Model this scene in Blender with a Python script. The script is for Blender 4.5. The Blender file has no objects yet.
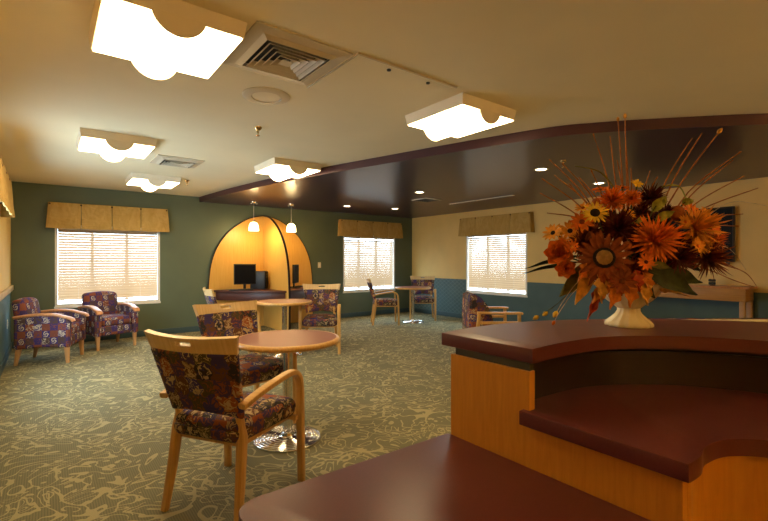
import bpy, bmesh, math, random
from mathutils import Vector, Matrix
random.seed(7)
sc = bpy.context.scene
COL = sc.collection
PI = math.pi
R = math.radians

# ------------------------------------------------------------------ materials
class NT:
    def __init__(s, name):
        s.m = bpy.data.materials.new(name); s.m.use_nodes = True
        s.t = s.m.node_tree; s.t.nodes.clear()
        s.out = s.t.nodes.new('ShaderNodeOutputMaterial')
    def n(s, typ, **kw):
        nd = s.t.nodes.new('ShaderNode' + typ)
        for k, v in kw.items():
            if k == 'i':
                for kk, vv in v.items(): s.put(nd, kk, vv)
            else: setattr(nd, k, v)
        return nd
    def put(s, nd, k, v):
        if isinstance(v, bpy.types.NodeSocket): s.t.links.new(v, nd.inputs[k])
        elif isinstance(v, bpy.types.Node): s.t.links.new(v.outputs[0], nd.inputs[k])
        else: nd.inputs[k].default_value = v
    def math(s, op, a, b=0.0, c=0.0):
        return s.n('Math', operation=op, i={0: a, 1: b, 2: c}).outputs[0]
    def mix(s, f, a, b):
        nd = s.n('Mix', data_type='RGBA'); s.put(nd, 0, f); s.put(nd, 6, a); s.put(nd, 7, b)
        return nd.outputs[2]
    def uv(s): return s.n('UVMap').outputs[0]
    def pos(s): return s.n('NewGeometry').outputs['Position']
    def obj(s): return s.n('TexCoord').outputs['Object']
    def scale(s, v, sx, sy, sz):
        return s.n('Mapping', i={'Vector': v, 'Scale': (sx, sy, sz)}).outputs[0]
    def noise(s, v, sc, det=2, dist=0.0, rough=.5):
        return s.n('TexNoise', i={'Vector': v, 'Scale': sc, 'Detail': det, 'Distortion': dist, 'Roughness': rough}).outputs[0]
    def ramp(s, f, stops, interp='LINEAR'):
        nd = s.n('ValToRGB'); cr = nd.color_ramp; cr.interpolation = interp
        while len(cr.elements) < len(stops): cr.elements.new(.5)
        for e, (p, c) in zip(cr.elements, stops): e.position = p; e.color = c4(c)
        s.put(nd, 0, f); return nd.outputs[0]
    def bsdf(s, col, rough=.5, metal=0.0, spec=.5, bump=None, bstr=.2, bdist=.01, **kw):
        b = s.n('BsdfPrincipled')
        s.put(b, 'Base Color', c4(col) if isinstance(col, tuple) else col)
        s.put(b, 'Roughness', rough); s.put(b, 'Metallic', metal); s.put(b, 'Specular IOR Level', spec)
        for k, v in kw.items(): s.put(b, k.replace('_', ' '), v)
        if bump is not None:
            bp = s.n('Bump', i={'Height': bump, 'Strength': bstr, 'Distance': bdist}); s.put(b, 'Normal', bp)
        s.put(s.out, 0, b.outputs[0]); return b
def c4(c): return tuple(c) + (1.0,) if len(c) == 3 else tuple(c)
def srgb(r, g, b):
    f = lambda u: (u/255/12.92) if u/255 <= .04045 else ((u/255+.055)/1.055)**2.4
    return (f(r), f(g), f(b))
M = {}
def plain(name, col, rough=.5, metal=0., spec=.5, var=.08, nscale=6, bump=0, bscale=200, **kw):
    t = NT(name); p = t.obj()
    n = t.noise(p, nscale, 3)
    c2 = tuple(max(0, x*(1-var*1.5)) for x in col); c1 = tuple(min(1, x*(1+var)) for x in col)
    col_s = t.ramp(n, [(.3, c2), (.7, c1)])
    b = None
    if bump: b = t.noise(p, bscale, 2)
    t.bsdf(col_s, rough, metal, spec, b, bump, .002, **kw)
    M[name] = t.m; return t.m
def wood(name, c1, c2, rough=.35, su=3, sv=60, swap=False):
    t = NT(name); u = t.uv()
    v = t.scale(u, sv if not swap else su, su if not swap else sv, 1)
    n = t.noise(v, 1.0, 4, .6, .6)
    col = t.ramp(n, [(.3, c1), (.7, c2)])
    t.bsdf(col, rough, 0, .4)
    M[name] = t.m; return t.m
def fabric(name, cell, even, odd, cream, thr, seed=0., mscale=1.6, warp=0., spiral=True):
    t = NT(name); u = t.uv()
    s = t.scale(u, 1/cell, 1/cell, 1)
    if warp:
        wn0 = t.n('TexNoise', i={'Vector': s, 'Scale': 1.7, 'Detail': 1.5}).outputs[1]
        off = t.n('VectorMath', operation='MULTIPLY_ADD', i={0: wn0, 1: (warp, warp, 0), 2: s}); s = off.outputs[0]
    sep = t.n('SeparateXYZ', i={0: s})
    fx = t.math('FLOOR', sep.outputs[0]); fy = t.math('FLOOR', sep.outputs[1])
    comb = t.n('CombineXYZ', i={0: fx, 1: fy, 2: seed}).outputs[0]
    wn = t.n('TexWhiteNoise', noise_dimensions='3D', i={0: comb})
    par = t.math('FRACT', t.math('MULTIPLY', t.math('ADD', fx, fy), .5)); par = t.math('GREATER_THAN', par, .25)
    k = len(even)
    ce = t.ramp(wn.outputs[0], [(i/k, c) for i, c in enumerate(even)], 'CONSTANT')
    co = t.ramp(wn.outputs[0], [(i/len(odd), c) for i, c in enumerate(odd)], 'CONSTANT')
    base = t.mix(par, ce, co)
    # scroll motif in the middle of cells
    cx = t.math('SUBTRACT', t.math('FRACT', sep.outputs[0]), .5); cy = t.math('SUBTRACT', t.math('FRACT', sep.outputs[1]), .5)
    rr = t.math('SQRT', t.math('ADD', t.math('MULTIPLY', cx, cx), t.math('MULTIPLY', cy, cy)))
    ang = t.math('ARCTAN2', cy, cx)
    n = t.noise(s, mscale, 1, 1.2)
    sw = t.math('SINE', t.math('ADD', t.math('MULTIPLY', ang, 2.0), t.math('ADD', t.math('MULTIPLY', rr, 22.0), t.math('MULTIPLY', n, 5.0))))
    inside = t.math('LESS_THAN', rr, .42)
    on = t.math('GREATER_THAN', sw, .15)
    wn2 = t.n('TexWhiteNoise', noise_dimensions='3D', i={0: t.n('CombineXYZ', i={0: fy, 1: fx, 2: seed+9.3}).outputs[0]})
    pick = t.math('GREATER_THAN', wn2.outputs[0], thr)
    if not spiral:
        on = t.math('GREATER_THAN', t.noise(s, mscale, 2, 1.5), .53)
    m = t.math('MULTIPLY', t.math('MULTIPLY', inside, on), pick)
    if spiral: m = t.math('MULTIPLY', m, t.math('SUBTRACT', 1.0, par))
    lf = t.math('MULTIPLY', t.math('GREATER_THAN', t.noise(s, 2.2, 1, 2.0), .57), .75)
    base = t.mix(lf, base, t.ramp(wn2.outputs[0], [(0, odd[0]), (.4, even[0]), (.75, cream)], 'CONSTANT'))
    col = t.mix(m, base, c4(cream))
    weave = t.noise(u, 900, 1)
    t.bsdf(col, .85, 0, .25, weave, .25, .002)
    M[name] = t.m; return t.m

plain('ceiling_paint', (.84, .745, .51), .75, var=.02, nscale=2, bump=.05, bscale=120)
plain('fixture_paint', (.80, .72, .56), .5, var=.02)
plain('green_paint', (.108, .140, .088), .6, var=.04, nscale=3, bump=.12, bscale=160)
plain('cream_paint', (.72, .515, .185), .6, var=.03, nscale=3, bump=.12, bscale=160)
plain('teal_base', (.045, .085, .095), .5, var=.06)
plain('rail_wood', (.55, .38, .18), .4, var=.06)
plain('white_trim', (.82, .80, .74), .4, var=.02)
plain('chrome', (.75, .74, .72), .17, 1.0, var=.03)
plain('brass', (.55, .42, .22), .25, 1.0, var=.03)
plain('dark_plastic', (.012, .011, .010), .45, var=.1)
plain('screen_black', (.006, .006, .007), .4, 0, .08, var=.05)
plain('grille_dark', (.03, .027, .02), .7, var=.1)
plain('louver_paint', (.58, .51, .38), .5, var=.03)
plain('plate_ivory', (.72, .66, .50), .4, var=.02)
plain('ceramic', (.78, .70, .46), .25, var=.04, nscale=12)
plain('dark_edge_and_shade', (.022, .009, .007), .35, var=.1)  # dark edge trim, deepened for the shade in the counter recess
plain('reveal_shade', (.07, .07, .04), .6, var=.1)  # dark tone standing in for shade under the counter top
plain('kick_dark', (.02, .015, .012), .6, var=.1)
plain('cord_white', (.7, .66, .58), .6, var=.02)
plain('rubber', (.02, .02, .02), .7, var=.1)
wood('maple', (.50, .27, .07), (.66, .40, .13), .32)
wood('maple_pale', (.60, .40, .17), (.72, .52, .26), .32)
wood('chair_arm_wood', (.42, .17, .06), (.56, .27, .11), .3)
wood('leg_wood', (.46, .22, .08), (.60, .33, .13), .35)
wood('panel_wood', (.55, .23, .02), (.64, .29, .030), .38, 7, 90)
wood('carrel_wood', (.66, .36, .07), (.72, .42, .10), .4, 3, 40)
wood('console_wood', (.36, .18, .05), (.46, .24, .07), .4, 3, 60, True)

def laminate(name, c, rough, spec=.5):
    t = NT(name); n = t.noise(t.obj(), 260, 2)
    n2 = t.noise(t.obj(), 3, 2)
    col = t.mix(n, c4(tuple(x*.8 for x in c)), c4(tuple(x*1.25 for x in c)))
    col = t.mix(t.math('MULTIPLY', n2, .25), col, c4(tuple(x*.7 for x in c)))
    t.bsdf(col, rough, 0, spec); M[name] = t.m
laminate('burgundy', (.120, .028, .030), .36)
laminate('table_laminate', (.24, .080, .052), .45, .35)
laminate('soffit_purple', (.042, .015, .048), .29, .42)
laminate('fascia_plum', (.060, .018, .022), .35)
laminate('desk_maroon', (.085, .026, .018), .4)

fabric('lounge_fabric', .085, [(.045, .028, .13), (.05, .03, .115), (.06, .03, .11)],
       [(.22, .065, .03), (.17, .05, .03), (.085, .05, .04)], (.50, .42, .30), .35, 2.0)
fabric('dining_fabric', .085, [(.05, .035, .12), (.03, .026, .028), (.06, .035, .09)],
       [(.27, .075, .025), (.12, .05, .025), (.075, .058, .03)], (.42, .31, .16), .5, 0., 3.0, 1.1, False)
# carpet
t = NT('carpet'); p = t.pos()
pm = t.scale(p, 1, 1, 0)
n1 = t.noise(pm, 2.7, 1, 1.8, .4)
n2 = t.noise(t.n('Mapping', i={'Vector': pm, 'Location': (13.1, 4.7, 0)}).outputs[0], 3.5, 1, 2.2, .4)
def lines(n, k, w):
    fr = t.math('ABSOLUTE', t.math('SUBTRACT', t.math('FRACT', t.math('MULTIPLY', n, k)), .5))
    return t.math('LESS_THAN', fr, w)
wv = t.math('MULTIPLY', t.noise(pm, 7, 1), .19)
l1 = t.math('MULTIPLY', lines(n1, 6.5, wv), t.math('GREATER_THAN', t.noise(pm, 3.7, 1), .38)); l2 = t.math('MULTIPLY', lines(n2, 6.0, wv), t.math('GREATER_THAN', t.noise(pm, 3.1, 0), .44))
ln = t.math('MAXIMUM', l1, l2)
rib = t.n('TexWave', wave_type='BANDS', bands_direction='X', i={'Vector': pm, 'Scale': 26.0, 'Distortion': .6, 'Detail': 1.0}).outputs[1]
fz = t.noise(pm, 190, 2)
dark = t.mix(rib, c4((.125, .116, .068)), c4((.195, .180, .106)))
dark = t.mix(t.math('MULTIPLY', fz, .5), dark, c4((.25, .23, .135)))
light = t.mix(fz, c4((.33, .285, .15)), c4((.45, .39, .21)))
col = t.mix(t.math('MULTIPLY', ln, .9), dark, light)
t.bsdf(col, .95, 0, .15, fz, .5, .01); M['carpet'] = t.m
# teal wainscot, paler diamond lattice lines near the corner
t = NT('teal_paint'); p = t.pos(); sp = t.n('SeparateXYZ', i={0: p})
a_ = t.math('ADD', t.math('MULTIPLY', sp.outputs[1], 7.5), t.math('MULTIPLY', sp.outputs[2], 11.0))
b_ = t.math('SUBTRACT', t.math('MULTIPLY', sp.outputs[1], 7.5), t.math('MULTIPLY', sp.outputs[2], 11.0))
la = t.math('LESS_THAN', t.math('FRACT', a_), .17); lb = t.math('LESS_THAN', t.math('FRACT', b_), .17)
msk = t.math('MULTIPLY', t.math('MAXIMUM', la, lb), t.math('GREATER_THAN', sp.outputs[1], 6.72))
msk = t.math('MULTIPLY', msk, .55)
base = t.ramp(t.noise(p, 3, 2), [(.3, (.062, .115, .118)), (.7, (.075, .135, .138))])
t.bsdf(t.mix(msk, base, c4((.16, .23, .24))), .55, 0, .4, t.noise(p, 160, 2), .12, .002); M['teal_paint'] = t.m
# valance cloth
t = NT('valance_cloth'); u = t.uv()
c = t.ramp(t.noise(t.scale(u, 8, 3, 1), 1.5, 3, 1.5), [(.3, (.42, .26, .065)), (.7, (.52, .34, .11))])
t.bsdf(c, .8, 0, .2, t.noise(t.scale(u, 5, 9, 1), 1.2, 2, 1.0), .5, .03); M['valance_cloth'] = t.m
# blind slats (light passes through)
t = NT('blind_slat'); u = t.uv()
d = t.n('BsdfDiffuse', i={0: c4((.56, .42, .28))}); tr = t.n('BsdfTranslucent', i={0: c4((.90, .66, .43))})
mx = t.n('MixShader', i={0: .07, 1: d, 2: tr}); t.put(t.out, 0, mx); M['blind_slat'] = t.m
# glass
t = NT('window_glass')
g = t.n('BsdfTransparent', i={0: (.94, .96, .96, 1)}); gl = t.n('BsdfGlossy', i={0: (1, 1, 1, 1), 1: .02})
t.put(t.out, 0, t.n('MixShader', i={0: .06, 1: g, 2: gl})); M['window_glass'] = t.m
def emis(name, col, st):
    t = NT(name); e = t.n('Emission', i={0: c4(col), 1: st}); t.put(t.out, 0, e); M[name] = t.m
emis('diffuser_glow', (1, .74, .40), 10.0)
emis('downlight_glow', (1, .82, .55), 9.0)
emis('pendant_glow', (1, .74, .36), 4.5)
emis('strip_reflect', (1, .95, .9), 1.0)
for nm, c in dict(petal_rust=(.27, .062, .012), petal_orange=(.78, .19, .012), petal_amber=(.82, .34, .03),
                  petal_yellow=(.85, .56, .05), petal_darkred=(.10, .014, .007), petal_brown=(.22, .055, .012),
                  center_tan=(.34, .20, .06), center_dark=(.02, .010, .006), leaf_dark=(.035, .045, .012),
                  leaf_olive=(.16, .14, .025), leaf_lime=(.30, .30, .05), leaf_autumn=(.62, .20, .02),
                  leaf_red=(.42, .06, .015), leaf_gold=(.62, .32, .05), twig=(.42, .15, .03),
                  twig_pale=(.55, .42, .25), stem_green=(.08, .09, .03), pod=(.40, .11, .02)).items():
    plain(nm, c, .65, spec=.25, var=.25, nscale=45)

# ------------------------------------------------------------------ mesh builder
class MB:
    def __init__(s): s.b = bmesh.new(); s.mi = 0
    def _f(s, vs):
        try:
            f = s.b.faces.new(vs); f.material_index = s.mi; return f
        except ValueError: return None
    def box(s, x0, x1, y0, y1, z0, z1, bev=0.0, seg=2, mat=None):
        v = [s.b.verts.new((x, y, z)) for z in (z0, z1) for y in (y0, y1) for x in (x0, x1)]
        fs = [s._f([v[i] for i in q]) for q in ((0,2,3,1),(4,5,7,6),(0,1,5,4),(2,6,7,3),(0,4,6,2),(1,3,7,5))]
        if bev:
            es = list({e for f in fs for e in f.edges})
            r = bmesh.ops.bevel(s.b, geom=es, offset=bev, segments=seg, affect='EDGES', profile=.5)
            v = list({w for w in v if w.is_valid} | set(r['verts']))
        if mat is not None:
            for w in v: w.co = mat @ w.co
        return s
    def rbox(s, c, size, r, n=6, fn=None):
        """rounded, optionally deformed, box"""
        hx, hy, hz = [q/2 for q in size]; vd = {}
        r = min(r, hx, hy, hz)
        def coord(h, i):
            # denser at the rounded ends
            a = [-h, -h+r*.3, -h+r*.7] + [(-h+r) + (2*h-2*r)*k/n for k in range(n+1)] + [h-r*.7, h-r*.3, h]
            return a[i]
        N = n+6
        def vert(i, j, k):
            if (i, j, k) in vd: return vd[(i, j, k)]
            p = Vector((coord(hx, i), coord(hy, j), coord(hz, k)))
            q = Vector((max(-hx+r, min(hx-r, p.x)), max(-hy+r, min(hy-r, p.y)), max(-hz+r, min(hz-r, p.z))))
            dd = p-q
            if dd.length > 1e-9: p = q + dd.normalized()*r
            if fn: p = Vector(fn(p.x, p.y, p.z))
            vd[(i, j, k)] = s.b.verts.new(p + Vector(c)); return vd[(i, j, k)]
        for i in range(N):
            for j in range(N):
                s._f([vert(i, j, 0), vert(i, j+1, 0), vert(i+1, j+1, 0), vert(i+1, j, 0)])
                s._f([vert(i, j, N), vert(i+1, j, N), vert(i+1, j+1, N), vert(i, j+1, N)])
                s._f([vert(i, 0, j), vert(i+1, 0, j), vert(i+1, 0, j+1), vert(i, 0, j+1)])
                s._f([vert(i, N, j), vert(i, N, j+1), vert(i+1, N, j+1), vert(i+1, N, j)])
                s._f([vert(0, i, j), vert(0, i, j+1), vert(0, i+1, j+1), vert(0, i+1, j)])
                s._f([vert(N, i, j), vert(N, i+1, j), vert(N, i+1, j+1), vert(N, i, j+1)])
        return s
    def loft(s, rings, close=True, caps=True):
        vr = [[s.b.verts.new(p) for p in r] for r in rings]
        n = len(vr[0])
        for a, b in zip(vr, vr[1:]):
            for i in range(n if close else n-1):
                j = (i+1) % n
                s._f([a[i], a[j], b[j], b[i]])
        if caps:
            s._f(list(reversed(vr[0]))); s._f(vr[-1])
        return s
    def tube(s, pts, rad, n=8):
        pts = [Vector(p) for p in pts]; rings = []
        for i, p in enumerate(pts):
            d = (pts[min(i+1, len(pts)-1)] - pts[max(i-1, 0)]).normalized()
            up = Vector((0, 0, 1)) if abs(d.z) < .95 else Vector((0, 1, 0))
            a = d.cross(up).normalized(); b = a.cross(d)
            r = rad[i] if isinstance(rad, (list, tuple)) else rad
            rings.append([p + a*r*math.cos(2*PI*k/n) + b*r*math.sin(2*PI*k/n) for k in range(n)])
        return s.loft(rings)
    def bar(s, pts, ws, hs, side=Vector((0, 1, 0)), rc=.25):
        """rounded rectangular section swept along pts; ws along side axis, hs across"""
        pts = [Vector(p) for p in pts]; rings = []
        for i, p in enumerate(pts):
            d = (pts[min(i+1, len(pts)-1)] - pts[max(i-1, 0)]).normalized()
            a = (side - d*side.dot(d)).normalized(); b = d.cross(a)
            w = (ws[i] if isinstance(ws, (list, tuple)) else ws)/2; h = (hs[i] if isinstance(hs, (list, tuple)) else hs)/2
            c = rc*min(w, h)*2
            sec = []
            for sx, sy, a0 in ((1, 1, 0), (-1, 1, 90), (-1, -1, 180), (1, -1, 270)):
                for q in (0, 45, 90):
                    an = R(a0+q); sec.append((sx*(w-c)+c*math.cos(an), sy*(h-c)+c*math.sin(an)))
            rings.append([p + a*u + b*v for u, v in sec])
        return s.loft(rings)
    def lathe(s, prof, c=(0, 0, 0), n=32, flute=None):
        c = Vector(c); rings = []
        for r, z in prof:
            ring = []
            for k in range(n):
                an = 2*PI*k/n; rr = r
                if flute: rr = r*(1+flute*math.cos(an*flute_n))
                ring.append(c + Vector((rr*math.cos(an), rr*math.sin(an), z)))
            rings.append(ring)
        return s.loft(rings)
    def prism(s, poly, z0, z1, bev=0.0):
        a = [s.b.verts.new((x, y, z0)) for x, y in poly]; b = [s.b.verts.new((x, y, z1)) for x, y in poly]
        n = len(poly)
        f0 = s._f(list(reversed(a))); f1 = s._f(b); fs = []
        for i in range(n):
            fs.append(s._f([a[i], a[(i+1) % n], b[(i+1) % n], b[i]]))
        if bev:
            es = list(f0.edges)+list(f1.edges)
            bmesh.ops.bevel(s.b, geom=es, offset=bev, segments=2, affect='EDGES', profile=.5)
        return s
    def grid(s, fn, nu, nv, thick, keep=lambda i, j: True, u0=0, u1=1):
        """thick curved slab: fn(u,v)->(point, normal)"""
        F, B = {}, {}
        def g(D, i, j, sg):
            if (i, j) not in D:
                p, nn = fn(i/nu, j/nv); D[(i, j)] = s.b.verts.new(Vector(p)+Vector(nn)*sg*thick/2)
            return D[(i, j)]
        for i in range(nu):
            for j in range(nv):
                if not keep(i, j): continue
                q = ((i, j), (i+1, j), (i+1, j+1), (i, j+1))
                s._f([g(F, *k, 1) for k in q]); s._f([g(B, *k, -1) for k in reversed(q)])
                for (di, dj, a, b) in ((-1, 0, 3, 0), (1, 0, 1, 2), (0, -1, 0, 1), (0, 1, 2, 3)):
                    ii, jj = i+di, j+dj
                    if 0 <= ii < nu and 0 <= jj < nv and keep(ii, jj): continue
                    s._f([g(F, *q[b], 1), g(F, *q[a], 1), g(B, *q[a], -1), g(B, *q[b], -1)])
        return s
    def build(s, name, mat, parent=None, smooth=40, loc=None, rotz=0):
        bm = s.b
        bmesh.ops.recalc_face_normals(bm, faces=bm.faces[:])
        uvl = bm.loops.layers.uv.new('UVMap')
        for f in bm.faces:
            nx, ny, nz = [abs(q) for q in f.normal]
            for l in f.loops:
                x, y, z = l.vert.co
                l[uvl].uv = (y, z) if nx >= ny and nx >= nz else ((x, z) if ny >= nz else (x, y))
        me = bpy.data.meshes.new(name); bm.to_mesh(me); bm.free()
        for m in (mat if isinstance(mat, (list, tuple)) else [mat]): me.materials.append(M[m])
        if smooth:
            me.shade_smooth(); me.set_sharp_from_angle(angle=R(smooth))
        o = bpy.data.objects.new(name, me); COL.objects.link(o)
        if parent is not None: o.parent = parent
        if loc is not None: o.location = loc
        o.rotation_euler.z = rotz
        return o
def tag(o, label, cat, group=None, kind=None):
    if label: o['label'] = label
    if cat: o['category'] = cat
    if group: o['group'] = group
    if kind: o['kind'] = kind
    return o
def thing(name, label, cat, loc=(0, 0, 0), rotz=0, group=None):
    o = bpy.data.objects.new(name, None); COL.objects.link(o); o.empty_display_size = .1
    o.location = loc; o.rotation_euler = (0, 0, rotz)
    return tag(o, label, cat, group)
def struct(o, label=None): 
    o['kind'] = 'structure'
    if label: o['label'] = label
    return o
def copy_tree(o, parent=None):
    c = o.copy(); COL.objects.link(c)
    if parent is not None: c.parent = parent
    for ch in list(o.children): copy_tree(ch, c)
    return c
def dup(o, loc, rotz, label):
    c = copy_tree(o); c.location = loc; c.rotation_euler = (0, 0, rotz); c['label'] = label
    return c
def spline(pts, k=6):
    out = []; P = [Vector(p) for p in pts]
    for i in range(len(P)-1):
        p0, p1, p2, p3 = P[max(i-1, 0)], P[i], P[i+1], P[min(i+2, len(P)-1)]
        for q in range(k):
            u = q/k
            out.append(.5*((2*p1)+(p2-p0)*u+(2*p0-5*p1+4*p2-p3)*u*u+(3*p1-p0-3*p2+p3)*u**3))
    out.append(P[-1]); return out
flute_n = 12

# ------------------------------------------------------------------ room shell
XL, XR, YB, YF, H, HS = -.43, 7.4, 8.5, -3.0, 2.47, 2.38
struct(MB().box(XL-.2, XR+.2, YF-.2, YB+.2, -.1, 0).build('floor', 'carpet', smooth=0), 'olive carpet with pale scrolling vine pattern')
struct(MB().box(XL-.2, XR+.2, YF-.2, YB+.2, H, H+.1).build('ceiling', 'ceiling_paint', smooth=0), 'smooth warm white flat ceiling')
W1 = (.09, 1.563, .585, 1.86); W2 = (5.33, 6.84, .585, 1.90); W3 = (5.10, 6.67, .61, 1.90)
def wall(name, axis, pos, t, u0, u1, holes, mats, split=None, label=None):
    us = sorted({u0, u1} | {h[0] for h in holes} | {h[1] for h in holes})
    zs = sorted({0.0, H} | {h[2] for h in holes} | {h[3] for h in holes} | ({split} if split else set()))
    m = MB()
    for a, b in zip(us, us[1:]):
        for c, d in zip(zs, zs[1:]):
            if any(h[0] <= a and b <= h[1] and h[2] <= c and d <= h[3] for h in holes): continue
            m.mi = 1 if split and d <= split+1e-6 else 0
            if axis == 'y': m.box(a, b, min(pos, pos+t), max(pos, pos+t), c, d)
            else: m.box(min(pos, pos+t), max(pos, pos+t), a, b, c, d)
    bmesh.ops.remove_doubles(m.b, verts=m.b.verts[:], dist=1e-5)
    # drop the internal faces shared by neighbouring cells
    seen = {}
    for f in m.b.faces: seen.setdefault(tuple(sorted(v.index for v in f.verts)) if False else tuple(sorted(id(v) for v in f.verts)), []).append(f)
    kill = [f for l in seen.values() if len(l) > 1 for f in l]
    if kill: bmesh.ops.delete(m.b, geom=kill, context='FACES')
    return struct(m.build(name, mats, smooth=0), label)
wall('wall_back', 'y', YB, .16, XL-.16, XR+.16, [W1, W2], ['green_paint'], None, 'dark sage green wall with two windows')
wall('wall_right', 'x', XR, .16, YF, YB, [W3], ['cream_paint', 'teal_paint'], .88, 'cream wall over a teal lower part')
wall('wall_left', 'x', XL, -.16, YF, YB, [(4.55, 6.35, .6, 1.9)], ['cream_paint', 'teal_paint'], .88, 'cream left wall over a blue lower part')
wall('wall_front', 'y', YF, -.16, XL-.16, XR+.16, [], ['cream_paint'], None, 'plain cream wall behind the counter')
struct(MB().box(XL, XR-.014, YB-.014, YB, 0, .10, .003).build('baseboard_back', 'teal_base'))
struct(MB().box(XR-.014, XR, YF, YB, 0, .10, .003).build('baseboard_right', 'teal_base'))
struct(MB().box(XL, XL+.014, YF, YB-.014, 0, .10, .003).build('baseboard_left', 'teal_base'))
m = MB(); m.bar([(XL+.016, YF, .90), (XL+.016, YB-.01, .90)], .075, .032, side=Vector((0, 0, 1)))
struct(m.build('trim_1', 'rail_wood'), 'wooden chair rail on the left wall')
# curved dropped soffit
cv = spline([(2.22, 8.5, 0), (2.36, 7.0, 0), (2.62, 5.4, 0), (3.0, 3.86, 0), (3.436, 2.34, 0), (3.707, 1.845, 0), (4.096, 1.384, 0), (4.54, .923, 0), (5.3, .25, 0), (6.3, -.4, 0), (7.4, -.85, 0)], 6)
m = MB(); poly = [(p.x, p.y) for p in cv] + [(XR, YB)]
m.prism(poly, HS, H-.002)
for f in m.b.faces: f.material_index = 1 if abs(f.normal.z) < .5 else 0
bmesh.ops.recalc_face_normals(m.b, faces=m.b.faces[:])
for f in m.b.faces: f.material_index = 1 if abs(f.normal.z) < .5 else 0
struct(m.build('soffit', ['soffit_purple', 'fascia_plum'], smooth=35), 'glossy dark purple dropped ceiling with a curved edge')

# windows with panes, blinds and valances
def window(idx, axis, pos, u0, u1, z0, z1, sgn=1):
    def B(m, a, b, d0, d1, c, e, bev=0):
        d0, d1 = (pos+sgn*d0, pos+sgn*d1); d0, d1 = min(d0, d1), max(d0, d1)
        return m.box(a, b, d0, d1, c, e, bev) if axis == 'y' else m.box(d0, d1, a, b, c, e, bev)
    fr = MB(); w = .035
    B(fr, u0, u0+w, .0, .15, z0, z1); B(fr, u1-w, u1, .0, .15, z0, z1); B(fr, u0+w, u1-w, .0, .15, z0, z0+w); B(fr, u0+w, u1-w, .0, .15, z1-w, z1)
    f = struct(fr.build('window_%d' % idx, 'white_trim', smooth=0))
    g = MB(); B(g, u0+w, u1-w, .115, .121, z0+w, z1-w); g.build('window_pane', 'window_glass', f, smooth=0)
    for k in (1, 2):
        um = u0+(u1-u0)*k/3
        mm = MB(); B(mm, um-.022, um+.022, .10, .14, z0+w, z1-w); mm.build('mullion', 'white_trim', f, smooth=0)
    s = MB(); B(s, u0-.01, u1+.01, -.012, .02, z0-.03, z0+.002, .004); s.build('sill', 'white_trim', f)
    return f
window(4, 'x', XL, 4.55, 6.35, .6, 1.9, -1); window(1, 'y', YB, *W1); window(2, 'y', YB, *W2); window(3, 'x', XR, *W3)
def blind(axis, pos, u0, u1, z0, z1, label):
    uc = (u0+u1)/2
    loc = (uc, pos+.045, z0) if axis == 'y' else (pos+.045, uc, z0)
    b = thing('venetian_blind', label, 'window blind', loc, 0 if axis == 'y' else -PI/2, 'venetian blinds in the windows')
    hw = (u1-u0)/2-.037; hh = z1-z0
    MB().box(-hw, hw, -.025, .025, hh-.085, hh-.037, .004).build('headrail', 'blind_slat', b)
    m = MB(); pitch = .0425; w = .0265; th = R(46); z = .112
    while z < hh-.10:
        c, s_ = math.cos(th)*w, math.sin(th)*w
        rings = []
        for q in (-1, -.5, 0, .5, 1):
            yy, zz = q*c, q*s_ + (1-q*q)*.003
            rings.append((yy, zz))
        top = [[(x, yy, z+zz+.0012) for yy, zz in rings] + [(x, yy, z+zz-.0012) for yy, zz in reversed(rings)] for x in (-hw, hw)]
        m.loft(top); z += pitch
    m.build('slats', 'blind_slat', b, smooth=50)
    MB().box(-hw, hw, -.024, .024, .066, .084, .004).build('bottom_rail', 'blind_slat', b)
    for x in (-hw*.62, 0, hw*.62):
        MB().tube([(x, -.027, .075), (x, -.027, hh-.06)], .0016, 6).build('ladder_cord', 'cord_white', b)
    MB().tube([(hw-.05, -.035, hh-.08), (hw-.05, -.036, hh*.55)], .003, 6).build('tilt_wand', 'cord_white', b)
blind('y', YB, *W1, 'slatted blind of the wide window behind the two lounge chairs')
blind('y', YB, *W2, 'slatted blind of the green wall window right of the wooden arch')
blind('x', XR, *W3, 'slatted blind of the window in the cream wall')
def valance(loc, rotz, width, h, depth, label):
    v = thing('window_valance', label, 'valance', loc, rotz, 'gold cloth valances over the windows')
    hw = width/2
    MB().box(-hw+.01, hw-.01, -depth, 0, h-.02, h-.002, .003).build('mounting_board', 'valance_cloth', v)
    n = 4; pw = width/n
    for i in range(n):
        a = -hw+i*pw
        m = MB()
        def fn(u, w_, a=a, i=i):
            fl = (1-w_)*.03
            e0 = -fl if i == 0 else 0.0; e1 = fl if i == n-1 else 0.0
            x = a+.004+e0+u*(pw-.008-e0+e1)
            y = -depth-.004-.018*math.sin(PI*u)**.5*(1-.35*w_)-fl*.7 - .006*math.sin(9*u+5*w_+i)*(1-w_)
            z = w_*h - .010*(1-w_)*math.sin(PI*u)
            return (x, y, z), (0, -1, 0)
        m.grid(fn, 14, 8, .008); m.build('pleated_panel', 'valance_cloth', v, 60)
    for sx in (-1, 1):
        m = MB()
        def fn(u, w_, sx=sx):
            fl = (1-w_)*.03
            return (sx*(hw+fl-.004), -(depth+.004+fl*.7)*u, w_*h), (sx, 0, 0)
        m.grid(fn, 3, 6, .006); m.build('side_return', 'valance_cloth', v, 60)
    for i in range(n+1):
        x = -hw+i*pw + (.02 if i == 0 else -.02 if i == n else 0)
        m = MB(); m.rbox((x, -depth-.012, h-.022), (.024, .016, .024), .008, 2); m.build('button', 'center_dark', v)
valance((.835, YB, 1.80), 0, 1.66, .39, .10, 'gold pleated valance over the window behind the lounge chairs')
valance((6.09, YB, 1.85), 0, 1.76, .37, .10, 'gold pleated valance on the green wall right of the wooden arch')
valance((XR, 5.86, 1.84), -PI/2, 1.80, .39, .10, 'gold pleated valance on the cream wall')
valance((XL, 5.80, 1.80), PI/2, 1.76, .40, .085, 'gold valance cut off by the left edge of the photo')

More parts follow.
